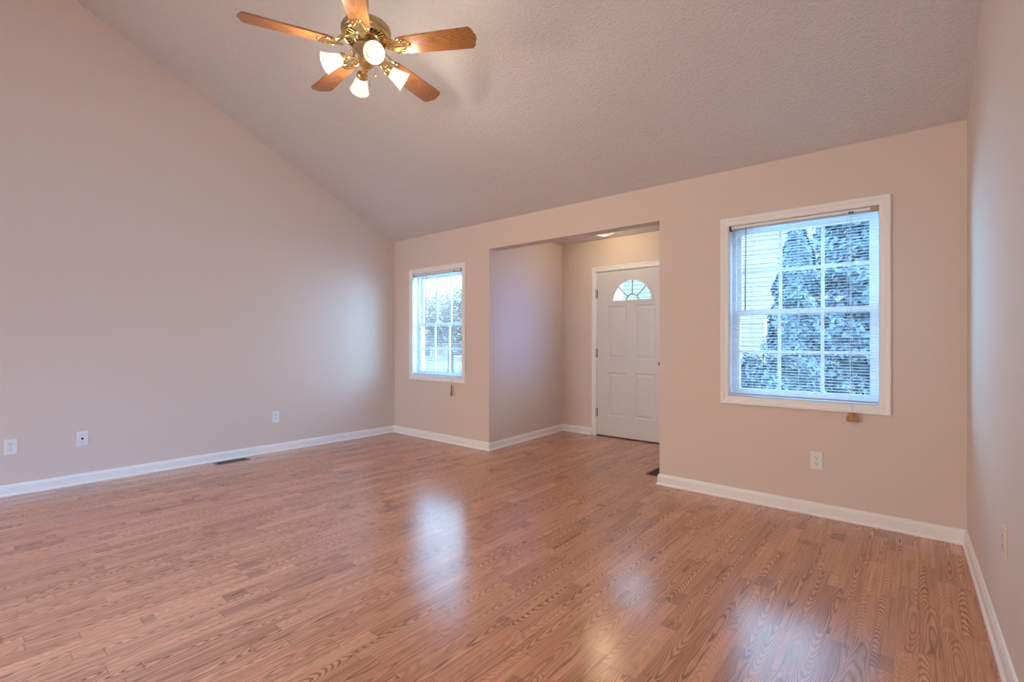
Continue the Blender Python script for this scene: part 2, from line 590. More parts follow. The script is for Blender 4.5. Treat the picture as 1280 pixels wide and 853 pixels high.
# side walls: gable polygons, built as skewed slabs
def gable(name, xf, sgn, holes=()):
    m = MB()
    def top(y): return (H - SL * y if y > YR else ZR - SL * (YR - y)) + 0.1
    cuts = sorted({0.05, YR, YB - 0.05} | {c for h in holes for c in h[:2]}, reverse=True)
    for y1, y0 in zip(cuts, cuts[1:]):
        spans = [(0.0, None)]
        for (ha, hb, hz0, hz1) in holes:
            if ha >= y1 - 1e-6 and hb <= y0 + 1e-6:
                spans = [(0.0, hz0), (hz1, None)]
        for za, zb in spans:
            pts = []
            for y in (y1, y0):
                t = top(y)
                pts.append((y, za, t if zb is None else zb))
            (ya, a0, a1), (yb, b0, b1) = pts
            vs = []
            for y, z in ((ya, a0), (yb, b0), (yb, b1), (ya, a1)):
                vs.append((Vector((xf(y), y, z)), Vector((xf(y) + sgn * T, y, z))))
            lo = [m.bm.verts.new(p[0]) for p in vs]
            hi = [m.bm.verts.new(p[1]) for p in vs]
            m.bm.faces.new(lo); m.bm.faces.new(hi[::-1])
            for i in range(4):
                m.bm.faces.new((lo[i], hi[i], hi[(i + 1) % 4], lo[(i + 1) % 4]))
    return struct(m.build(name, M['paint']))


gable('wall_left', xl, -1)
KW = (-3.45, -4.75, 1.05, 2.15)              # added kitchen window beside the viewer, unseen, for fill light
gable('wall_right', xr, 1, [KW])

# back wall, its patio door opening added to let fill light in
b = MB()
PX0, PX1, PZ = 0.15, 1.95, 2.05
b.box(-0.4, PX0, YB - T, YB, 0, ZB + 0.1)
b.box(PX0, PX1, YB - T, YB, PZ, ZB + 0.1)
b.box(PX1, 5.8, YB - T, YB, 0, ZB + 0.1)
struct(b.build('wall_back', M['paint']))

# vaulted ceiling
c = MB()
def slab(x0, x1, ya, za, yb, zb, t=0.12):
    c.prism([(ya, za), (yb, zb), (yb, zb + t), (ya, za + t)], x1, 'x', x0)
slab(-0.34, 5.75, 0.02, H - SL * 0.02, YR, ZR)
slab(-0.34, 5.75, YR, ZR, YB - 0.05, ZB - SL * 0.05)
struct(c.build('ceiling', M['ceiling']))

# entry: side walls, the right one with an added window, back wall with a door, flat ceiling
b = MB()
b.prism([(OX0 + 0.003, T * 0.5), (FXL, FY), (FXL - 0.12, FY), (OX0 - 0.12, T * 0.5)], FH + 0.1, 'z', 0.0)
struct(b.build('wall_entry_left', M['paint']))
b = MB()
SY0, SY1, SZ0, SZ1 = 0.24, 0.72, 1.02, 1.86
b.box(OX1, OX1 + 0.12, T * 0.5, SY0, 0, FH + 0.1)
b.box(OX1, OX1 + 0.12, SY1, FY, 0, FH + 0.1)
b.box(OX1, OX1 + 0.12, SY0, SY1, 0, SZ0)
b.box(OX1, OX1 + 0.12, SY0, SY1, SZ1, FH + 0.1)
struct(b.build('wall_entry_right', M['paint']))
DX0, DX1, DZ = 2.098, 3.012, 2.022
b = MB()
ys = (FY, FY + 0.12)
b.box(FXL - 0.12, DX0 - 0.02, *ys, 0, FH + 0.1)
b.box(DX0 - 0.02, DX1 + 0.02, *ys, DZ + 0.015, FH + 0.1)
b.box(DX1 + 0.02, OX1 + 0.12, *ys, 0, FH + 0.1)
struct(b.build('wall_entry_back', M['paint']))
b = MB()
b.box(FXL - 0.12, OX1 + 0.12, T * 0.9, FY + 0.12, FH, FH + 0.12)
struct(b.build('ceiling_entry', M['ceiling']))

# baseboards: mitred sweep of a profile along the wall feet
BASE = [(0.0, 0.0), (0.022, 0.0), (0.021, 0.010), (0.014, 0.018), (0.0135, 0.066), (0.010, 0.074), (0.008, 0.083), (0.0, 0.086)]


def sweep(points, names):
    P = [Vector((x, y)) for x, y in points]
    mit = []
    for i, p in enumerate(P):
        ds = []
        if i > 0: ds.append((P[i] - P[i - 1]).normalized())
        if i < len(P) - 1: ds.append((P[i + 1] - P[i]).normalized())
        ns = [Vector((d.y, -d.x)) for d in ds]        # to the right of the walking direction: into the room
        if len(ns) == 1: mit.append(ns[0])
        else:
            s = (ns[0] + ns[1]).normalized()
            mit.append(s / max(0.3, s.dot(ns[0])))
    for i, nm in enumerate(names):
        m = MB()
        ends = []
        for k in (i, i + 1):
            ends.append([m.bm.verts.new((P[k].x + mit[k].x * o, P[k].y + mit[k].y * o, z)) for o, z in BASE])
        q = len(BASE)
        for j in range(q):
            m.bm.faces.new((ends[0][j], ends[0][(j + 1) % q], ends[1][(j + 1) % q], ends[1][j]))
        m.bm.faces.new(ends[0]); m.bm.faces.new(ends[1][::-1])
        struct(m.build(nm, M['trim']))


sweep([(xl(YB), YB), (0, 0), (OX0, 0), (FXL, FY), (DX0 - 0.062, FY)],
      ['baseboard_left', 'baseboard_front_left', 'baseboard_entry_left', 'baseboard_entry_back'])
sweep([(DX1 + 0.062, FY), (OX1, FY), (OX1, 0), (XW, 0), (xr(YB), YB)],
      ['baseboard_entry_back_right', 'baseboard_entry_right', 'baseboard_front_right', 'baseboard_right'])

# ---------------------------------------------------------------- windows
CASING = [(0.0, 0.0), (0.0, 0.010), (0.008, 0.014), (0.030, 0.015), (0.036, 0.020), (0.052, 0.022), (0.058, 0.018), (0.060, 0.0)]


def sash(parent, x0, x1, z0, z1, y, rail, name):
    fr = MB()
    d = 0.028
    fr.box(x0, x0 + rail, y, y + d, z0, z1)
    fr.box(x1 - rail, x1, y, y + d, z0, z1)
    fr.box(x0 + rail, x1 - rail, y, y + d, z0, z0 + rail * 1.15)
    fr.box(x0 + rail, x1 - rail, y, y + d, z1 - rail, z1)
    s = fr.build('sash', M['vinyl'], parent)
    g0, g1, h0, h1 = x0 + rail, x1 - rail, z0 + rail * 1.15, z1 - rail
    mu = MB()
    w = 0.010
    for k in (1, 2):
        xm = g0 + (g1 - g0) * k / 3
        mu.box(xm - w, xm + w, y + 0.006, y + 0.020, h0, h1)
    zm = (h0 + h1) / 2
    mu.box(g0, g1, y + 0.0055, y + 0.0205, zm - w, zm + w)
    mu.build('muntin_grid', M['vinyl'], s)
    gl = MB()
    gl.quad((g0, y + 0.013, h0), (g1, y + 0.013, h0), (g1, y + 0.013, h1), (g0, y + 0.013, h1))
    gl.build('pane', M['glass'], s)
    return s


def window(name, w):
    x0, x1, z0, z1 = w['x0'], w['x1'], w['z0'], w['z1']
    root = empty(name, ((x0 + x1) / 2, 0, z0))
    hx, hz = (x1 - x0) / 2, z1 - z0
    struct(root)
    cs = MB(); cs.frame(CASING, -hx, hx, 0, hz, -0.0005)
    cs.build('casing', M['trim'], root)
    jb = MB()
    jb.frame([(-0.0015, 0.0005), (-0.0015, -0.075), (-0.028, -0.075), (-0.028, -T - 0.02)], -hx, hx, 0, hz)
    jb.build('jamb', M['vinyl'], root)
    mid = (1.380 - z0) * hz / 1.257
    sash(root, -hx + 0.024, hx - 0.024, mid - 0.018, hz - 0.024, 0.108, 0.034, 'sash')
    sash(root, -hx + 0.018, hx - 0.018, 0.014, mid + 0.020, 0.078, 0.034, 'sash')
    return root


window('window_1', W1)
window('window_2', W2)


def blind(w, label, tassel, wand_x, cord_x, tilt):
    x0, x1, z0, z1 = w['x0'], w['x1'], w['z0'], w['z1']
    hx, hz = (x1 - x0) / 2, z1 - z0
    root = empty('mini_blind', ((x0 + x1) / 2, 0, z0))
    tag(root, label, 'blind', 'window mini blinds')
    hr = MB()
    hr.box(-hx + 0.006, hx - 0.006, 0.012, 0.040, hz - 0.030, hz - 0.002, 0.002)
    hr.build('headrail', M['grey'], root)
    va = MB()
    va.box(-hx + 0.012, hx - 0.022, 0.007, 0.0115, hz - 0.020, hz - 0.003)
    va.build('valance', M['trim'], root)
    for s in (-1, 1):
        bk = MB()
        if s < 0: bk.box(-hx + 0.001, -hx + 0.012, 0.004, 0.043, hz - 0.034, hz - 0.001, 0.001)
        else: bk.box(hx - 0.045, hx - 0.001, 0.004, 0.0115, hz - 0.034, hz - 0.001, 0.001)
        bk.build('bracket', M['bronze'] if s < 0 else M['tan'], root)
    sl = MB()
    pitch = 0.0196
    zt, zb = hz - 0.045, 0.032
    nsl = int((zt - zb) / pitch)
    for i in range(nsl + 1):
        z = zt - i * pitch
        rows = []
        for j in range(5):
            q = (j / 4 - 0.5) * 0.0245
            crown = 0.003 * (1 - (2 * j / 4 - 1) ** 2)
            yy = 0.027 + q * math.cos(tilt)
            zz = z + q * math.sin(tilt) + crown
            rows.append((sl.bm.verts.new((-hx + 0.009, yy, zz)), sl.bm.verts.new((hx - 0.009, yy, zz))))
        for a, c_ in zip(rows, rows[1:]):
            sl.bm.faces.new((a[0], a[1], c_[1], c_[0]))
    sl.build('slat_panel', M['slat'], root, smooth=60)
    br = MB()
    br.box(-hx + 0.009, hx - 0.009, 0.013, 0.040, 0.010, 0.021, 0.003)
    br.build('bottom_rail', M['grey'], root)
    for k in (-0.66, 0.0, 0.66):
        lc = MB()
        for yy in (0.0135, 0.0405):
            lc.tube([(k * hx, yy, 0.02), (k * hx, yy, hz - 0.03)], 0.0009, 5)
        lc.build('ladder_cord', M['cord'], root)
    wd = MB()
    wx = wand_x - (x0 + x1) / 2
    wd.tube([(wx, 0.004, hz - 0.022), (wx, 0.000, hz - 0.05), (wx - 0.004, -0.002, hz - 0.628)], [0.0035, 0.0032, 0.0042], 6)
    wd.build('tilt_wand', M['darkcord'], root)
    cx = cord_x - (x0 + x1) / 2
    cl = MB()
    cl.box(cx - 0.012, cx + 0.016, 0.0035, 0.012, hz - 0.026, hz - 0.016)
    cl.build('cord_lock', M['slot'], root)
    cd = MB()
    ztas = tassel['z1'] - z0
    tx = tassel['x'] - (x0 + x1) / 2
    for dx in (-0.017, 0.006):
        cd.tube([(cx + dx, 0.004, hz - 0.02), (cx + dx, -0.001, 0.60), (tx + dx * 0.4, -0.006, 0.05), (tx + dx * 0.3, -0.027, -0.008), (tx, -0.030, ztas)], 0.0011, 5)
    cd.build('lift_cord', M['cord'], root)
    tassel['make'](root, tx, ztas)
    return root


def tassel_pair(root, tx, zt):
    # a cluster of short turned knobs hanging together
    for dx, dy in ((-0.023, -0.002), (0.022, -0.002), (0.0, -0.014)):
        m = MB()
        mt = Matrix.Translation((tx + dx, -0.040 + dy, zt - 0.058)) @ Matrix.Rotation(R(12 if dx < 0 else -12 if dx > 0 else 0), 4, 'Y')
        m.lathe([(0.004, 0.060), (0.008, 0.058), (0.009, 0.050), (0.0125, 0.040), (0.0145, 0.028), (0.014, 0.014), (0.011, 0.004), (0.005, 0.0)], 20, mt)
        o = m.build('cord_knob', M['tassel'], root, smooth=40)
        o['label'] = 'turned honey-coloured wooden cord knob'


def tassel_long(root, tx, zt):
    m = MB()
    mt = Matrix.Translation((tx, -0.034, zt - 0.125))
    m.lathe([(0.003, 0.125), (0.006, 0.122), (0.007, 0.10), (0.0075, 0.06), (0.010, 0.03), (0.011, 0.012), (0.008, 0.002), (0.003, 0.0)], 16, mt)
    o = m.build('cord_knob', M['tassel_dark'], root, smooth=40)
    o['label'] = 'slim brown wooden cord pull'


blind(W1, 'white mini blind in the wide window near the right wall, lowered with open slats',
      dict(x=4.841, z1=0.712, make=tassel_pair), 4.200, 4.829, R(5))
blind(W2, 'white mini blind in the bright window near the left corner, lowered with open slats',
      dict(x=1.105, z1=0.672, make=tassel_long), 0.62, 1.105, R(13))

# added window, hidden by the wall corner, to light the entry's left wall
sd = empty('added_entry_window', (OX1, SY1, 0), R(-90)); struct(sd)
b = MB(); b.frame([(-0.002, -0.10)] + CASING, 0, SY1 - SY0, SZ0, SZ1)
b.build('casing', M['trim'], sd)
b = MB(); b.quad((0, 0.08, SZ0), (SY1 - SY0, 0.08, SZ0), (SY1 - SY0, 0.08, SZ1), (0, 0.08, SZ1))
b.build('pane', M['glass'], sd)
# added kitchen window, out of view, passing blue fill to the left wall
kw = empty('added_kitchen_window', (0, 0, 0)); struct(kw)
xk = xr((KW[0] + KW[1]) / 2)
b = MB()
b.box(xk + 0.02, xk + 0.10, KW[1], KW[1] + 0.05, KW[2], KW[3]); b.box(xk + 0.02, xk + 0.10, KW[0] - 0.05, KW[0], KW[2], KW[3])
b.box(xk + 0.02, xk + 0.10, KW[1], KW[0], KW[2], KW[2] + 0.05); b.box(xk + 0.02, xk + 0.10, KW[1], KW[0], KW[3] - 0.05, KW[3])
b.build('sash', M['vinyl'], kw)
b = MB(); b.quad((xk + 0.06, KW[1], KW[2]), (xk + 0.06, KW[0], KW[2]), (xk + 0.06, KW[0], KW[3]), (xk + 0.06, KW[1], KW[3]))
b.build('pane', M['glass'], kw)

# ---------------------------------------------------------------- entry door
dr = empty('door_1', (DX0, FY, 0)); struct(dr)
DW = DX1 - DX0
b = MB()
b.frame([(-0.004, -0.10), (-0.004, 0.008), (0.010, 0.014), (0.034, 0.015), (0.040, 0.020), (0.052, 0.020), (0.058, 0.014), (0.060, 0.0)], 0, DW, 0, DZ + 0.004, 0.0, closed=False)
b.build('door_casing', M['trim'], dr)
# slab with a half-round hole and recessed panels
slab_y0, slab_y1 = 0.010, 0.052
FCX, FZ, FR = 0.468, 1.645, 0.262           # fanlight centre, sill height, radius
panels = [(0.150, 0.405, 0.955, 1.595), (0.515, 0.762, 0.955, 1.595), (0.150, 0.405, 0.255, 0.790), (0.515, 0.762, 0.255, 0.790)]
b = MB()
seg = 28
y = slab_y0
xa, xb = 0.006, DW - 0.006
zt = DZ - 0.004
zb0 = 0.014
arc = [(FCX - FR * math.cos(PI * k / seg), FZ + FR * math.sin(PI * k / seg)) for k in range(seg + 1)]
# the slab face around the arch
def V(x, z, yy=y): return b.bm.verts.new((x, yy, z))
for (p, q) in zip(arc, arc[1:]):
    b.quad((p[0], y, p[1]), (q[0], y, q[1]), (q[0], y, zt), (p[0], y, zt))
    b.quad((p[0], y, p[1]), (q[0], y, q[1]), (q[0], slab_y1, q[1]), (p[0], slab_y1, p[1]))
b.quad((xa, y, FZ), (FCX - FR, y, FZ), (FCX - FR, y, zt), (xa, y, zt))
b.quad((FCX + FR, y, FZ), (xb, y, FZ), (xb, y, zt), (FCX + FR, y, zt))
b.quad((FCX - FR, y, FZ), (FCX + FR, y, FZ), (FCX + FR, slab_y1, FZ), (FCX - FR, slab_y1, FZ))
# below the arch: grid of faces leaving holes for the panels
gx = [xa] + [v for p in (panels[0], panels[1]) for v in p[:2]] + [xb]
gz = [zb0, panels[2][2], panels[2][3], panels[0][2], panels[0][3], FZ]
for i in range(len(gx) - 1):
    for j in range(len(gz) - 1):
        if i in (1, 3) and j in (1, 3): continue
        b.quad((gx[i], y, gz[j]), (gx[i + 1], y, gz[j]), (gx[i + 1], y, gz[j + 1]), (gx[i], y, gz[j + 1]))
for (px0, px1, pz0, pz1) in panels:
    prof = [(0.0, 0.0), (-0.004, -0.003), (-0.014, -0.010), (-0.022, -0.010), (-0.045, -0.003)]
    b.frame(prof, px0, px1, pz0, pz1, y)
    o = 0.045
    b.quad((px0 + o, y + 0.003, pz0 + o), (px1 - o, y + 0.003, pz0 + o), (px1 - o, y + 0.003, pz1 - o), (px0 + o, y + 0.003, pz1 - o))
b.quad((xa, y, zb0), (xa, slab_y1, zb0), (xa, slab_y1, zt), (xa, y, zt))
b.quad((xb, y, zb0), (xb, slab_y1, zb0), (xb, slab_y1, zt), (xb, y, zt))
b.quad((xa, y, zb0), (xb, y, zb0), (xb, slab_y1, zb0), (xa, slab_y1, zb0))
b.quad((xa, y, zt), (xb, y, zt), (xb, slab_y1, zt), (xa, slab_y1, zt))
b.quad((xa, slab_y1, zb0), (xb, slab_y1, zb0), (xb, slab_y1, FZ), (xa, slab_y1, FZ))
for (p, q) in zip(arc, arc[1:]):
    b.quad((p[0], slab_y1, p[1]), (q[0], slab_y1, q[1]), (q[0], slab_y1, zt), (p[0], slab_y1, zt))
b.quad((xa, slab_y1, FZ), (FCX - FR, slab_y1, FZ), (FCX - FR, slab_y1, zt), (xa, slab_y1, zt))
b.quad((FCX + FR, slab_y1, FZ), (xb, slab_y1, FZ), (xb, slab_y1, zt), (FCX + FR, slab_y1, zt))
bmesh.ops.remove_doubles(b.bm, verts=b.bm.verts, dist=0.0004)
slab_o = b.build('door_slab', M['door'], dr)
# fanlight: raised rim, sunburst bars, glass
b = MB()
def half_ring(r0, r1, z0, y0, y1):
    n_ = 28
    for k in range(n_):
        a0, a1 = PI * k / n_, PI * (k + 1) / n_
        pts = [(FCX - r * math.cos(a), z0 + r * math.sin(a)) for r, a in ((r0, a0), (r1, a0), (r1, a1), (r0, a1))]
        b.prism(pts, y1, 'y', y0)
half_ring(FR - 0.014, FR + 0.018, FZ, 0.000, 0.0105)
b.box(FCX - FR - 0.018, FCX + FR + 0.018, -0.002, 0.0105, FZ - 0.020, FZ + 0.012)
fl = b.build('fanlight_rim', M['door'], slab_o)
b = MB()
half_ring(0.075, 0.087, FZ, 0.026, 0.034)
for a in (45, 90, 135):
    ca, sa = math.cos(R(a)), math.sin(R(a))
    b.prism([(FCX + ca * 0.08 - sa * 0.006, FZ + sa * 0.08 + ca * 0.006), (FCX + ca * 0.08 + sa * 0.006, FZ + sa * 0.08 - ca * 0.006),
             (FCX + ca * (FR - 0.01) + sa * 0.006, FZ + sa * (FR - 0.01) - ca * 0.006), (FCX + ca * (FR - 0.01) - sa * 0.006, FZ + sa * (FR - 0.01) + ca * 0.006)], 0.034, 'y', 0.026)
b.build('sunburst_grid', M['grey'], fl)
b = MB()
vs = [b.bm.verts.new((px, 0.030, pz)) for px, pz in arc]
b.bm.faces.new(vs)
b.build('pane', M['glass_bevel'], fl)
for zc in (0.288, 1.020, 1.752):
    b = MB()
    b.box(-0.020, 0.012, -0.0012, 0.0095, zc - 0.052, zc + 0.052, 0.0008)
    b.tube([(-0.004, -0.005, zc - 0.056), (-0.004, -0.005, zc + 0.056)], 0.0065, 8)
    b.build('hinge', M['hinge'], dr)
b = MB()
mt = Matrix.Translation((DW - 0.07, 0.010, 0.915)) @ Matrix.Rotation(R(90), 4, 'X')
b.lathe([(0.033, 0.0), (0.033, 0.006), (0.014, 0.010), (0.011, 0.030), (0.024, 0.038), (0.028, 0.050), (0.024, 0.062), (0.008, 0.066)], 24, mt)
b.build('knob', M['hinge'], dr, smooth=40)
b = MB()
b.box(0.0, DW, -0.004, 0.10, 0.0, 0.012, 0.002)
b.build('threshold', M['threshold'], dr)

# added patio door, unseen behind the viewer, an opening for the fill light
pd = empty('added_patio_door', (0, YB, 0)); struct(pd)
b = MB()
for xa_, xb_ in ((PX0, PX0 + 0.06), ((PX0 + PX1) / 2 - 0.04, (PX0 + PX1) / 2 + 0.04), (PX1 - 0.06, PX1)):
    b.box(xa_, xb_, -0.10, -0.05, 0.0, PZ)
b.box(PX0, PX1, -0.10, -0.05, 0.0, 0.07); b.box(PX0, PX1, -0.10, -0.05, PZ - 0.07, PZ)
b.build('door_frame', M['vinyl'], pd)
b = MB(); b.quad((PX0, -0.075, 0), (PX1, -0.075, 0), (PX1, -0.075, PZ), (PX0, -0.075, PZ))
b.build('pane', M['glass'], pd)

# ---------------------------------------------------------------- ceiling fan
FX, FYY, FZB = 2.684, -2.177, 2.885
ZCEIL = H - SL * FYY
fan = empty('ceiling_fan', (FX, FYY, FZB))
tag(fan, 'brass ceiling fan with five oak blades and four lit frosted glass shades', 'ceiling fan')
b = MB()
b.tube([(0, 0, 0.12), (0, 0, ZCEIL - FZB - 0.03)], 0.013, 14)
b.build('downrod', M['brass_dull'], fan, smooth=40)
b = MB()
zc = ZCEIL - FZB
b.lathe([(0.02, zc - 0.11), (0.045, zc - 0.10), (0.066, zc - 0.06), (0.072, zc + 0.03)], 28)
b.build('canopy', M['brass_dull'], fan, smooth=40)
# motor drum: plain wall, ribbed underside
b = MB()
b.lathe([(0.05, 0.062), (0.090, 0.064), (0.128, 0.072), (0.139, 0.080), (0.142, 0.088), (0.142, 0.110), (0.134, 0.124), (0.08, 0.145), (0.03, 0.16), (0.018, 0.19)], 48)
drum = b.build('motor_housing', M['brass_dull'], fan, smooth=40)
b = MB()
for k in range(30):
    a = 2 * PI * k / 30
    mt = Matrix.Rotation(a, 4, 'Z')
    b.box(0.072, 0.124, -0.0045, 0.0045, 0.056, 0.070, 0, mt)
b.lathe([(0.120, 0.066), (0.121, 0.056), (0.128, 0.054), (0.134, 0.060), (0.136, 0.074)], 48, cap=False)
b.lathe([(0.060, 0.066), (0.061, 0.052), (0.070, 0.050), (0.077, 0.056), (0.078, 0.068)], 40, cap=False)
b.build('motor_grille', M['brass'], drum, smooth=40)
b = MB()
b.lathe([(0.118, 0.0635), (0.080, 0.0632)], 40, cap=False)
b.build('motor_vent', M['bronze'], drum)
b = MB()
b.lathe([(0.03, 0.062), (0.046, 0.058), (0.048, 0.030), (0.066, 0.014), (0.074, 0.002), (0.072, -0.012), (0.052, -0.026), (0.032, -0.034), (0.02, -0.036)], 36)
b.build('switch_housing', M['brass_dull'], fan, smooth=40)

BL0 = 30.3
PITCH = R(12.5)
# blade outline in its own frame: x outward, y across
half = [(0.185, 0.034), (0.20, 0.048), (0.23, 0.056), (0.30, 0.060), (0.45, 0.066), (0.60, 0.0695), (0.632, 0.070), (0.648, 0.050), (0.652, 0.030), (0.662, 0.010)]
outline = half + [(x_, -y_) for x_, y_ in half[::-1]]
def blade_mesh():
    m = MB()
    m.prism(outline, 0.004, 'z', -0.006)
    return m
def bracket_mesh():
    # cast scrollwork arm: two bowed strands, a spine and three bosses under the blade root
    m = MB()
    z = -0.010
    def rise(x_): return z + 0.062 * max(0.0, (0.185 - x_) / 0.08)
    for s in (-1, 1):
        pts = []
        for k in range(15):
            t_ = k / 14
            x_ = 0.105 + 0.155 * t_
            pts.append((x_, s * (0.012 + 0.030 * math.sin(PI * min(1, t_ * 1.08)) ** 1.2), min(0.05, rise(x_))))
        m.tube(pts, 0.0055, 8)
        sp = []
        for k in range(14):
            a = k / 13 * 1.7 * PI
            rr = 0.016 * (1 - 0.55 * k / 13)
            sp.append((0.222 + rr * math.cos(a), s * (0.030 + rr * math.sin(a) * 0.9), z - 0.001))
        m.tube(sp, 0.0045, 6)
    leaf = [(0.128, 0.012), (0.160, 0.022), (0.188, 0.046), (0.205, 0.044), (0.216, 0.052), (0.232, 0.042), (0.242, 0.046), (0.256, 0.026), (0.268, 0.020), (0.276, 0.0)]
    m.prism(leaf + [(x_, -y_) for x_, y_ in leaf[:-1][::-1]], z + 0.0035, 'z', z)
    m.tube([(0.100, 0, 0.050), (0.14, 0, 0.036), (0.18, 0, z + 0.004), (0.265, 0, z)], [0.010, 0.009, 0.008, 0.006], 8)
    for (x_, y_) in ((0.215, 0.040), (0.215, -0.040), (0.262, 0.0)):
        m.lathe([(0.013, 0.006), (0.014, 0.0), (0.010, -0.004), (0.004, -0.0055)], 14, Matrix.Translation((x_, y_, z)))
    m.box(0.098, 0.125, -0.016, 0.016, 0.042, 0.060, 0.003)
    return m
bl_first = None
for k in range(5):
    if bl_first is None:
        o = blade_mesh().build('fan_blade', M['blade'], fan)
        br = bracket_mesh().build('blade_bracket', M['brass'], o, smooth=40)
        bl_first = o
    else:
        o = copy_tree(bl_first, fan)
    o.rotation_euler = (-PITCH, 0, R(BL0 + 72 * k))
# light kit
kit0 = 67.0
ZH = -0.085
b = MB()
b.lathe([(0.014, -0.02), (0.016, -0.045), (0.034, -0.055), (0.042, -0.075), (0.040, -0.100), (0.022, -0.116), (0.010, -0.124), (0.012, -0.134), (0.004, -0.142)], 28)
kit = b.build('light_kit', M['brass'], fan, smooth=40)
TILT = R(27)
for k in range(4):
    a = R(kit0 + 90 * k)
    rot = Matrix.Rotation(a, 4, 'Z')
    m = MB()
    pts = [rot @ Vector(p) for p in ((0.030, 0, ZH), (0.070, 0, ZH + 0.012), (0.100, 0, ZH + 0.012), (0.118, 0, ZH + 0.002), (0.130, 0, ZH - 0.008))]
    m.tube(pts, 0.0075, 10)
    # fitter cup at the shade's neck; local -z of fmt points outward and down
    d = Vector((math.cos(TILT), 0, -math.sin(TILT)))
    q = d.to_track_quat('Z', 'Y').to_matrix().to_4x4()
    fmt = rot @ Matrix.Translation((0.122, 0, ZH - 0.004)) @ q
    m.lathe([(0.012, -0.010), (0.030, -0.004), (0.034, 0.006), (0.034, 0.022), (0.031, 0.024)], 22, fmt)
    arm = m.build('light_arm', M['brass'], fan, smooth=40)
    m = MB()
    prof = [(0.029, 0.014), (0.032, 0.028), (0.038, 0.054), (0.046, 0.084), (0.054, 0.110), (0.0585, 0.119)]
    m.lathe(prof + [(0.056, 0.1195)] + [(r_ - 0.0025, z_ - 0.001) for r_, z_ in prof[:-1][::-1]], 32, fmt, cap=False)
    sh = m.build('glass_shade', M['shade'], fan, smooth=50)
    sh['label'] = 'lit white frosted bell shade'
    m = MB()
    m.lathe([(0.011, 0.018), (0.013, 0.035), (0.022, 0.052), (0.026, 0.068), (0.024, 0.082), (0.013, 0.093), (0.003, 0.096)], 20, fmt)
    bu = m.build('bulb', M['bulb'], sh, smooth=50)
    ld = bpy.data.lights.new('fan_lamp_light', 'POINT')
    ld.energy, ld.color = LIT['fan']
    ld.shadow_soft_size = 0.035
    lo = bpy.data.objects.new('fan_lamp_light', ld)
    C.objects.link(lo)
    lo.parent = fan
    lo.location = fmt @ Vector((0, 0, 0.135))
for dx, ln in ((-0.035, 0.15), (0.022, 0.11)):
    m = MB()
    m.tube([(dx, 0.045, -0.01), (dx, 0.046, -0.02 - ln)], 0.0012, 6)
    m.lathe([(0.001, 0.008), (0.004, 0.004), (0.005, -0.006), (0.002, -0.012)], 10, Matrix.Translation((dx, 0.046, -0.03 - ln)))
    m.build('pull_chain', M['brass'], fan)

# ---------------------------------------------------------------- entry ceiling lamp
LX, LY = 2.49, 0.97
lamp = empty('ceiling_lamp', (LX, LY, FH))
tag(lamp, 'lit shallow glass bowl flush lamp with brass finial on the entry ceiling', 'ceiling lamp')
b = MB(); b.lathe([(0.105, 0.0), (0.110, -0.008), (0.100, -0.018), (0.03, -0.022)], 36)
b.build('base_plate', M['brass'], lamp, smooth=40)
b = MB()
prof = [(0.128, -0.024), (0.126, -0.034), (0.112, -0.052), (0.085, -0.070), (0.050, -0.082), (0.012, -0.086)]
b.lathe(prof + [(r_ - 0.003 if r_ > 0.02 else r_, z_ + 0.004) for r_, z_ in prof[::-1]], 40, cap=False)
for k in range(20):
    a = 2 * PI * k / 20
    b.tube([(0.122 * math.cos(a), 0.122 * math.sin(a), -0.037), (0.088 * math.cos(a), 0.088 * math.sin(a), -0.0695), (0.03 * math.cos(a), 0.03 * math.sin(a), -0.085)], 0.0022, 6)
b.build('glass_bowl', M['bowl'], lamp, smooth=40)
b = MB(); b.lathe([(0.004, -0.078), (0.014, -0.086), (0.016, -0.092), (0.009, -0.098), (0.010, -0.108), (0.003, -0.116)], 18)
b.build('finial', M['brass_dull'], lamp, smooth=40)
for sx_ in (-1, 1):
    b = MB()
    b.lathe([(0.006, -0.01), (0.02, -0.03), (0.024, -0.045), (0.012, -0.060), (0.002, -0.063)], 14, Matrix.Translation((sx_ * 0.055, 0, 0)))
    b.build('bulb', M['soft_bulb'], lamp, smooth=40)
ld = bpy.data.lights.new('entry_lamp_light', 'POINT'); ld.energy, ld.color = LIT['entry']; ld.shadow_soft_size = 0.055
lo = bpy.data.objects.new('entry_lamp_light', ld); C.objects.link(lo); lo.parent = lamp; lo.location = (0, 0, -0.050)

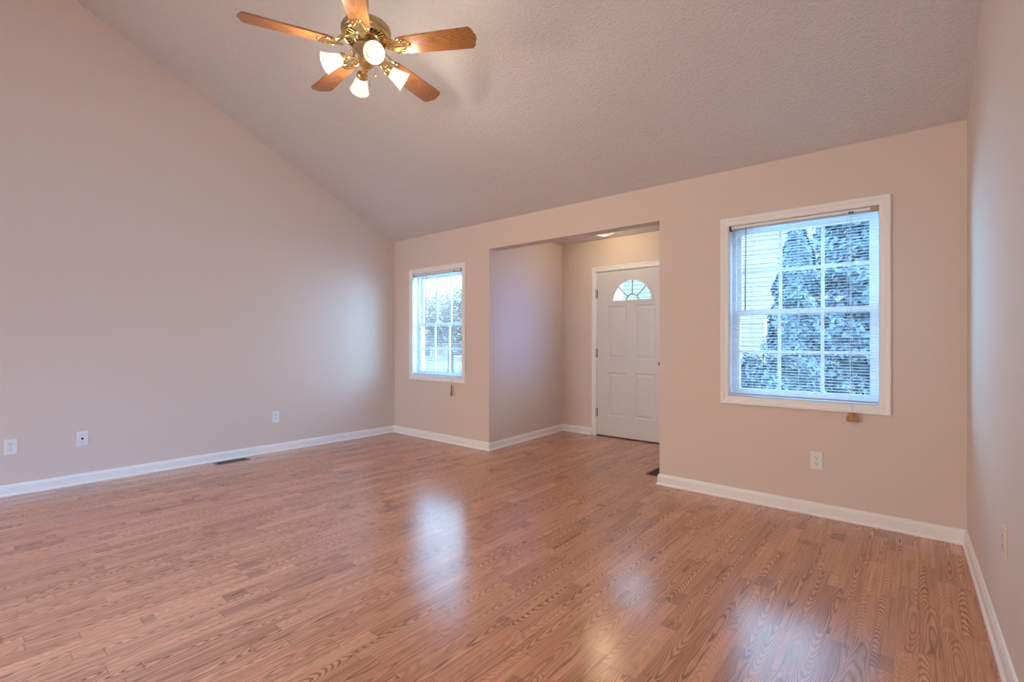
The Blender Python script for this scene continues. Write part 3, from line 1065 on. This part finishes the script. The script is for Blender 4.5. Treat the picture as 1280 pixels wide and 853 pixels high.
# ---------------------------------------------------------------- chandelier of the dining area, mirrored in the right window
ch = empty('chandelier', (4.05, -5.03, 1.80))
tag(ch, 'small brass chandelier with five lit cups, mirrored in the right window pane', 'chandelier')
b = MB()
b.lathe([(0.004, -0.045), (0.02, -0.03), (0.03, -0.01), (0.02, 0.02), (0.010, 0.04), (0.005, 0.16)], 24)
b.build('body', M['bronze'], ch, smooth=40)
b = MB()
zt_ = ZR - SL * (YR + 5.03) - 1.80
b.tube([(0, 0, 0.15), (0, 0, zt_ - 0.03)], 0.006, 8)
b.build('chain', M['bronze'], ch)
b = MB(); b.lathe([(0.02, zt_ - 0.06), (0.06, zt_ - 0.04), (0.065, zt_ + 0.03)], 24)
b.build('canopy', M['brass'], ch, smooth=40)
for k in range(5):
    a = 2 * PI * k / 5 + 0.3
    ca, sa = math.cos(a), math.sin(a)
    b = MB()
    b.tube([(0.02 * ca, 0.02 * sa, 0.0), (0.12 * ca, 0.12 * sa, -0.02), (0.18 * ca, 0.18 * sa, -0.005), (0.215 * ca, 0.215 * sa, 0.02)], 0.006, 8)
    b.build('arm', M['bronze'], ch, smooth=40)
    b = MB(); b.lathe([(0.016, 0.02), (0.04, 0.030), (0.056, 0.054), (0.062, 0.082), (0.058, 0.082), (0.036, 0.034)], 20, Matrix.Translation((0.215 * ca, 0.215 * sa, 0.0)), cap=False)
    g = b.build('glass_shade', M['chandelier_shade'], ch, smooth=40)
    b = MB(); b.lathe([(0.01, 0.025), (0.020, 0.045), (0.020, 0.062), (0.004, 0.076)], 14, Matrix.Translation((0.215 * ca, 0.215 * sa, 0.0)))
    b.build('bulb', M['chandelier_bulb'], g, smooth=40)
ld = bpy.data.lights.new('chandelier_light', 'POINT'); ld.energy, ld.color = LIT['chand']; ld.shadow_soft_size = 0.02
lo = bpy.data.objects.new('chandelier_light', ld); C.objects.link(lo); lo.parent = ch; lo.location = (0, 0, 0.055)

# ---------------------------------------------------------------- outlets and plates
def plate(parent, mat='plate'):
    m = MB(); m.box(-0.035, 0.035, -0.0065, 0.0, -0.0575, 0.0575, 0.002)
    return m.build('cover_plate', M[mat], parent)


def outlet(loc, rz, label, mat='plate'):
    r = empty('wall_outlet', loc, rz)
    tag(r, label, 'outlet', 'duplex wall outlets')
    plate(r, mat)
    for zc in (0.0195, -0.0195):
        m = MB()
        pts = []
        for k in range(24):
            a = 2 * PI * k / 24
            pts.append((0.0172 * math.cos(a), max(-0.0135, min(0.0135, 0.0172 * math.sin(a))) + zc))
        m.prism(pts, -0.0085, 'y', -0.006)
        rc = m.build('receptacle', M[mat], r)
        m = MB()
        m.box(-0.0078, -0.0052, -0.0090, -0.0080, zc - 0.001, zc + 0.008)
        m.box(0.0052, 0.0078, -0.0090, -0.0080, zc - 0.001, zc + 0.008)
        m.lathe([(0.0028, 0.0), (0.0028, 0.0008)], 10, Matrix.Translation((0, -0.0083, zc - 0.0075)) @ Matrix.Rotation(R(90), 4, 'X'))
        m.build('slot', M['slot'], rc)
    m = MB(); m.lathe([(0.003, 0.0), (0.0028, 0.0012)], 10, Matrix.Translation((0, -0.0064, 0)) @ Matrix.Rotation(R(90), 4, 'X'))
    m.build('screw', M['grey'], r)
    return r


rzl = R(90) - math.atan(SKL)
rzr = R(-90) - math.atan(SKR)
outlet((xl(-3.435), -3.435, 0.370), rzl, 'white duplex outlet low on the left wall, nearest the photo edge')
outlet((xl(-1.486), -1.486, 0.370), rzl, 'white duplex outlet low on the left wall, nearest the far corner')
outlet((4.641, 0, 0.368), 0, 'white duplex outlet on the front wall below the wide right window')
outlet((xr(-1.35), -1.35, 0.452), rzr, 'duplex outlet in the paint colour, seen edge-on low on the right wall', 'paint')
cj = empty('cable_jack', (xl(-3.025), -3.025, 0.370), rzl)
tag(cj, 'white cable jack plate with one dark socket, between two outlets on left wall', 'cable jack')
plate(cj)
m = MB(); m.lathe([(0.009, 0.0), (0.009, 0.004), (0.006, 0.004), (0.006, 0.012), (0.003, 0.012)], 12, Matrix.Translation((0, -0.0062, 0.0)) @ Matrix.Rotation(R(90), 4, 'X'))
m.build('socket', M['slot'], cj)
for zc in (0.03, -0.03):
    m = MB(); m.lathe([(0.003, 0.0), (0.0028, 0.0012)], 10, Matrix.Translation((0, -0.0064, zc)) @ Matrix.Rotation(R(90), 4, 'X'))
    m.build('screw', M['grey'], cj)

# ---------------------------------------------------------------- floor registers
def register(loc, rz, lx, ly, label, mat):
    r = empty('floor_register', loc, rz)
    tag(r, label, 'floor vent', 'floor registers')
    m = MB()
    hx, hy = lx / 2, ly / 2
    w = 0.018
    m.box(-hx, hx, -hy, -hy + w, 0.0, 0.005, 0.0012); m.box(-hx, hx, hy - w, hy, 0.0, 0.005, 0.0012)
    m.box(-hx, -hx + w, -hy + w, hy - w, 0.0, 0.005); m.box(hx - w, hx, -hy + w, hy - w, 0.0, 0.005)
    m.build('frame', mat, r)
    m = MB(); m.box(-hx + w * 0.9, hx - w * 0.9, -hy + w * 0.9, hy - w * 0.9, 0.0002, 0.001)
    m.build('duct_dark_sheet', M['slot'], r)  # dark sheet in place of the shaded hollow below
    m = MB()
    n_ = 11
    for k in range(n_):
        yy = -hy + w + (2 * hy - 2 * w) * (k + 0.5) / n_
        m.box(-hx + w, hx - w, yy - 0.0022, yy + 0.0022, 0.001, 0.0042)
    m.box(-0.003, 0.003, -hy + w, hy - w, 0.001, 0.0044)
    m.build('louver', M['register_dark'], r)
    return r


register((0.055, -1.945, 0), -math.atan(SKL), 0.125, 0.30, 'brown floor register against the left wall baseboard', M['register'])
register((3.39, 0.36, 0), 0, 0.12, 0.30, 'dark floor register in the entry, peeking from behind the wall corner', M['register_dark'])

# ---------------------------------------------------------------- outdoors
GZ = -0.45
g = MB(); g.box(-30, 30, FY + 0.4, 45, GZ - 0.2, GZ); 
tag(struct(g.build('ground', M['lawn'])))

rng = np.random.default_rng(5)


def cards(name, pts, nrm, size, mat, parent):
    """many small leaf blades as one mesh"""
    n_ = len(pts)
    t1 = np.cross(nrm, rng.normal(size=(n_, 3))); t1 /= np.linalg.norm(t1, axis=1)[:, None]
    t2 = np.cross(nrm, t1); t2 /= np.linalg.norm(t2, axis=1)[:, None]
    s = size * rng.uniform(0.6, 1.4, (n_, 1))
    v = np.stack([pts - t1 * s, pts + t2 * s * 0.45, pts + t1 * s, pts - t2 * s * 0.45], 1).reshape(-1, 3)
    me = bpy.data.meshes.new(name)
    fidx = np.arange(n_ * 4).reshape(-1, 4)
    me.from_pydata(v.tolist(), [], fidx.tolist())
    me.materials.append(mat)
    o = bpy.data.objects.new(name, me); C.objects.link(o); o.parent = parent
    return o


def conifer(loc, h, r, label, n_=20000, leaf=0.05):
    root = empty('conifer_tree', loc)
    tag(root, label, 'tree', 'evergreens outside the right window')
    m = MB(); m.tube([(0, 0, 0), (0, 0, h * 0.5), (0, 0, h * 0.92)], [0.09, 0.06, 0.015], 8)
    m.build('trunk', M['bark'], root)
    u = rng.uniform(0.0, 1, n_) ** 0.8
    z = 0.06 * h + u * h * 0.94
    a = rng.uniform(0, 2 * PI, n_)
    rad = r * np.clip((1 - u) ** 0.6 * 1.05, 0.03, 1) * (1 + 0.16 * np.sin(a * 5 + z * 6) + 0.12 * np.sin(z * 13 + a * 2)) * rng.uniform(0.72, 1.05, n_)
    p = np.stack([rad * np.cos(a), rad * np.sin(a), z], 1)
    nv = np.stack([np.cos(a), np.sin(a), np.full(n_, 0.5)], 1) + rng.normal(scale=0.5, size=(n_, 3))
    cards('foliage', p, nv, leaf, M['conifer'], root)
    return root


conifer((3.68, 5.0, GZ), 3.55, 0.52, 'dark conical evergreen outside the right window, left of the two')
conifer((4.44, 7.2, GZ), 8.0, 1.0, 'taller dark conical evergreen outside the right window, right of the two', 42000, 0.065)


def shrub(loc, r, h, label, mat, n_=2500):
    root = empty('shrub', loc)
    tag(root, label, 'shrub')
    m = MB()
    for k in range(5):
        a = k * 1.25
        m.tube([(0, 0, 0), (0.3 * r * math.cos(a), 0.3 * r * math.sin(a), h * 0.6)], 0.012, 5)
    m.build('stem', M['bark'], root)
    d = rng.normal(size=(n_, 3)); d /= np.linalg.norm(d, axis=1)[:, None]
    k = rng.uniform(0.6, 1.05, (n_, 1))
    p = d * k * np.array([r, r, h / 2]) + np.array([0, 0, h / 2 + 0.04])
    cards('foliage', p, d + rng.normal(scale=0.5, size=(n_, 3)), 0.05, mat, root)
    return root


shrub((2.70, 6.2, GZ), 0.30, 1.35, 'small upright shrub at lower left outside the right window', M['conifer'])


def leafy(loc, h, r, label, n_=9000, seed_scale=1.0):
    root = empty('leafy_tree', loc)
    tag(root, label, 'tree', 'pale trees outside the left window')
    m = MB(); m.tube([(0, 0, 0), (0.05, 0, h * 0.4), (0, 0.1, h * 0.8)], [0.16, 0.11, 0.04], 8)
    for k in range(6):
        a = k * 1.05
        m.tube([(0.04, 0, h * (0.3 + 0.06 * k)), (r * 0.7 * math.cos(a), r * 0.7 * math.sin(a), h * (0.45 + 0.07 * k))], [0.05, 0.015], 6)
    m.build('trunk', M['bark'], root)
    cl = rng.normal(size=(26, 3)); cl /= np.linalg.norm(cl, axis=1)[:, None]
    cl = cl * rng.uniform(0.3, 0.95, (26, 1)) * np.array([r, r, h * 0.34]) + np.array([0, 0, h * 0.62])
    idx = rng.integers(0, 26, n_)
    p = cl[idx] + rng.normal(scale=r * 0.16, size=(n_, 3))
    cards('foliage', p, rng.normal(size=(n_, 3)), 0.09, M['leaf'], root)
    return root


leafy((-13.0, 13.0, GZ), 4.6, 2.2, 'pale leafy tree outside the left window, right of the two')
leafy((-19.0, 13.6, GZ), 5.2, 2.4, 'pale leafy tree outside the left window, left of the two')


def house(loc, rz, w, d, h, rise, label):
    root = empty('house', loc, rz)
    tag(root, label, 'house')
    m = MB()
    m.box(-w / 2, w / 2, 0, d, 0, h)
    n_ = int(h / 0.16)
    for k in range(n_):
        m.prism([(0.0, 0.16 * k), (-0.022, 0.16 * k), (-0.004, 0.16 * k + 0.158), (0.0, 0.16 * k + 0.158)], w / 2, 'x', -w / 2)
    m.build('siding', M['siding'], root)
    m = MB()
    m.prism([(-0.4, h), (d / 2, h + rise), (d + 0.4, h), (d + 0.4, h + 0.12), (d / 2, h + rise + 0.14), (-0.4, h + 0.12)], w / 2 + 0.3, 'x', -w / 2 - 0.3)
    m.build('roof', M['roof'], root)
    for xw in (-w * 0.3, 0.0, w * 0.3):
        m = MB(); m.frame([(0.0, 0.0), (0.0, 0.03), (0.08, 0.03), (0.08, 0.0)], xw - 0.45, xw + 0.45, 1.0, 2.3, -0.02)
        wf = m.build('window_trim', M['vinyl'], root)
        m = MB(); m.quad((xw - 0.45, -0.03, 1.0), (xw + 0.45, -0.03, 1.0), (xw + 0.45, -0.03, 2.3), (xw - 0.45, -0.03, 2.3))
        m.build('pane', M['darkpane'], wf)
    return root


house((-0.5, 14.5, GZ), R(8), 7.0, 6, 7.0, 0.9, 'cream sided house across the lawn, seen through the right window')
house((-24, 24.0, GZ - 0.6), R(40), 9.0, 6, 2.3, 1.3, 'pale house with low grey roof, seen through the left window')
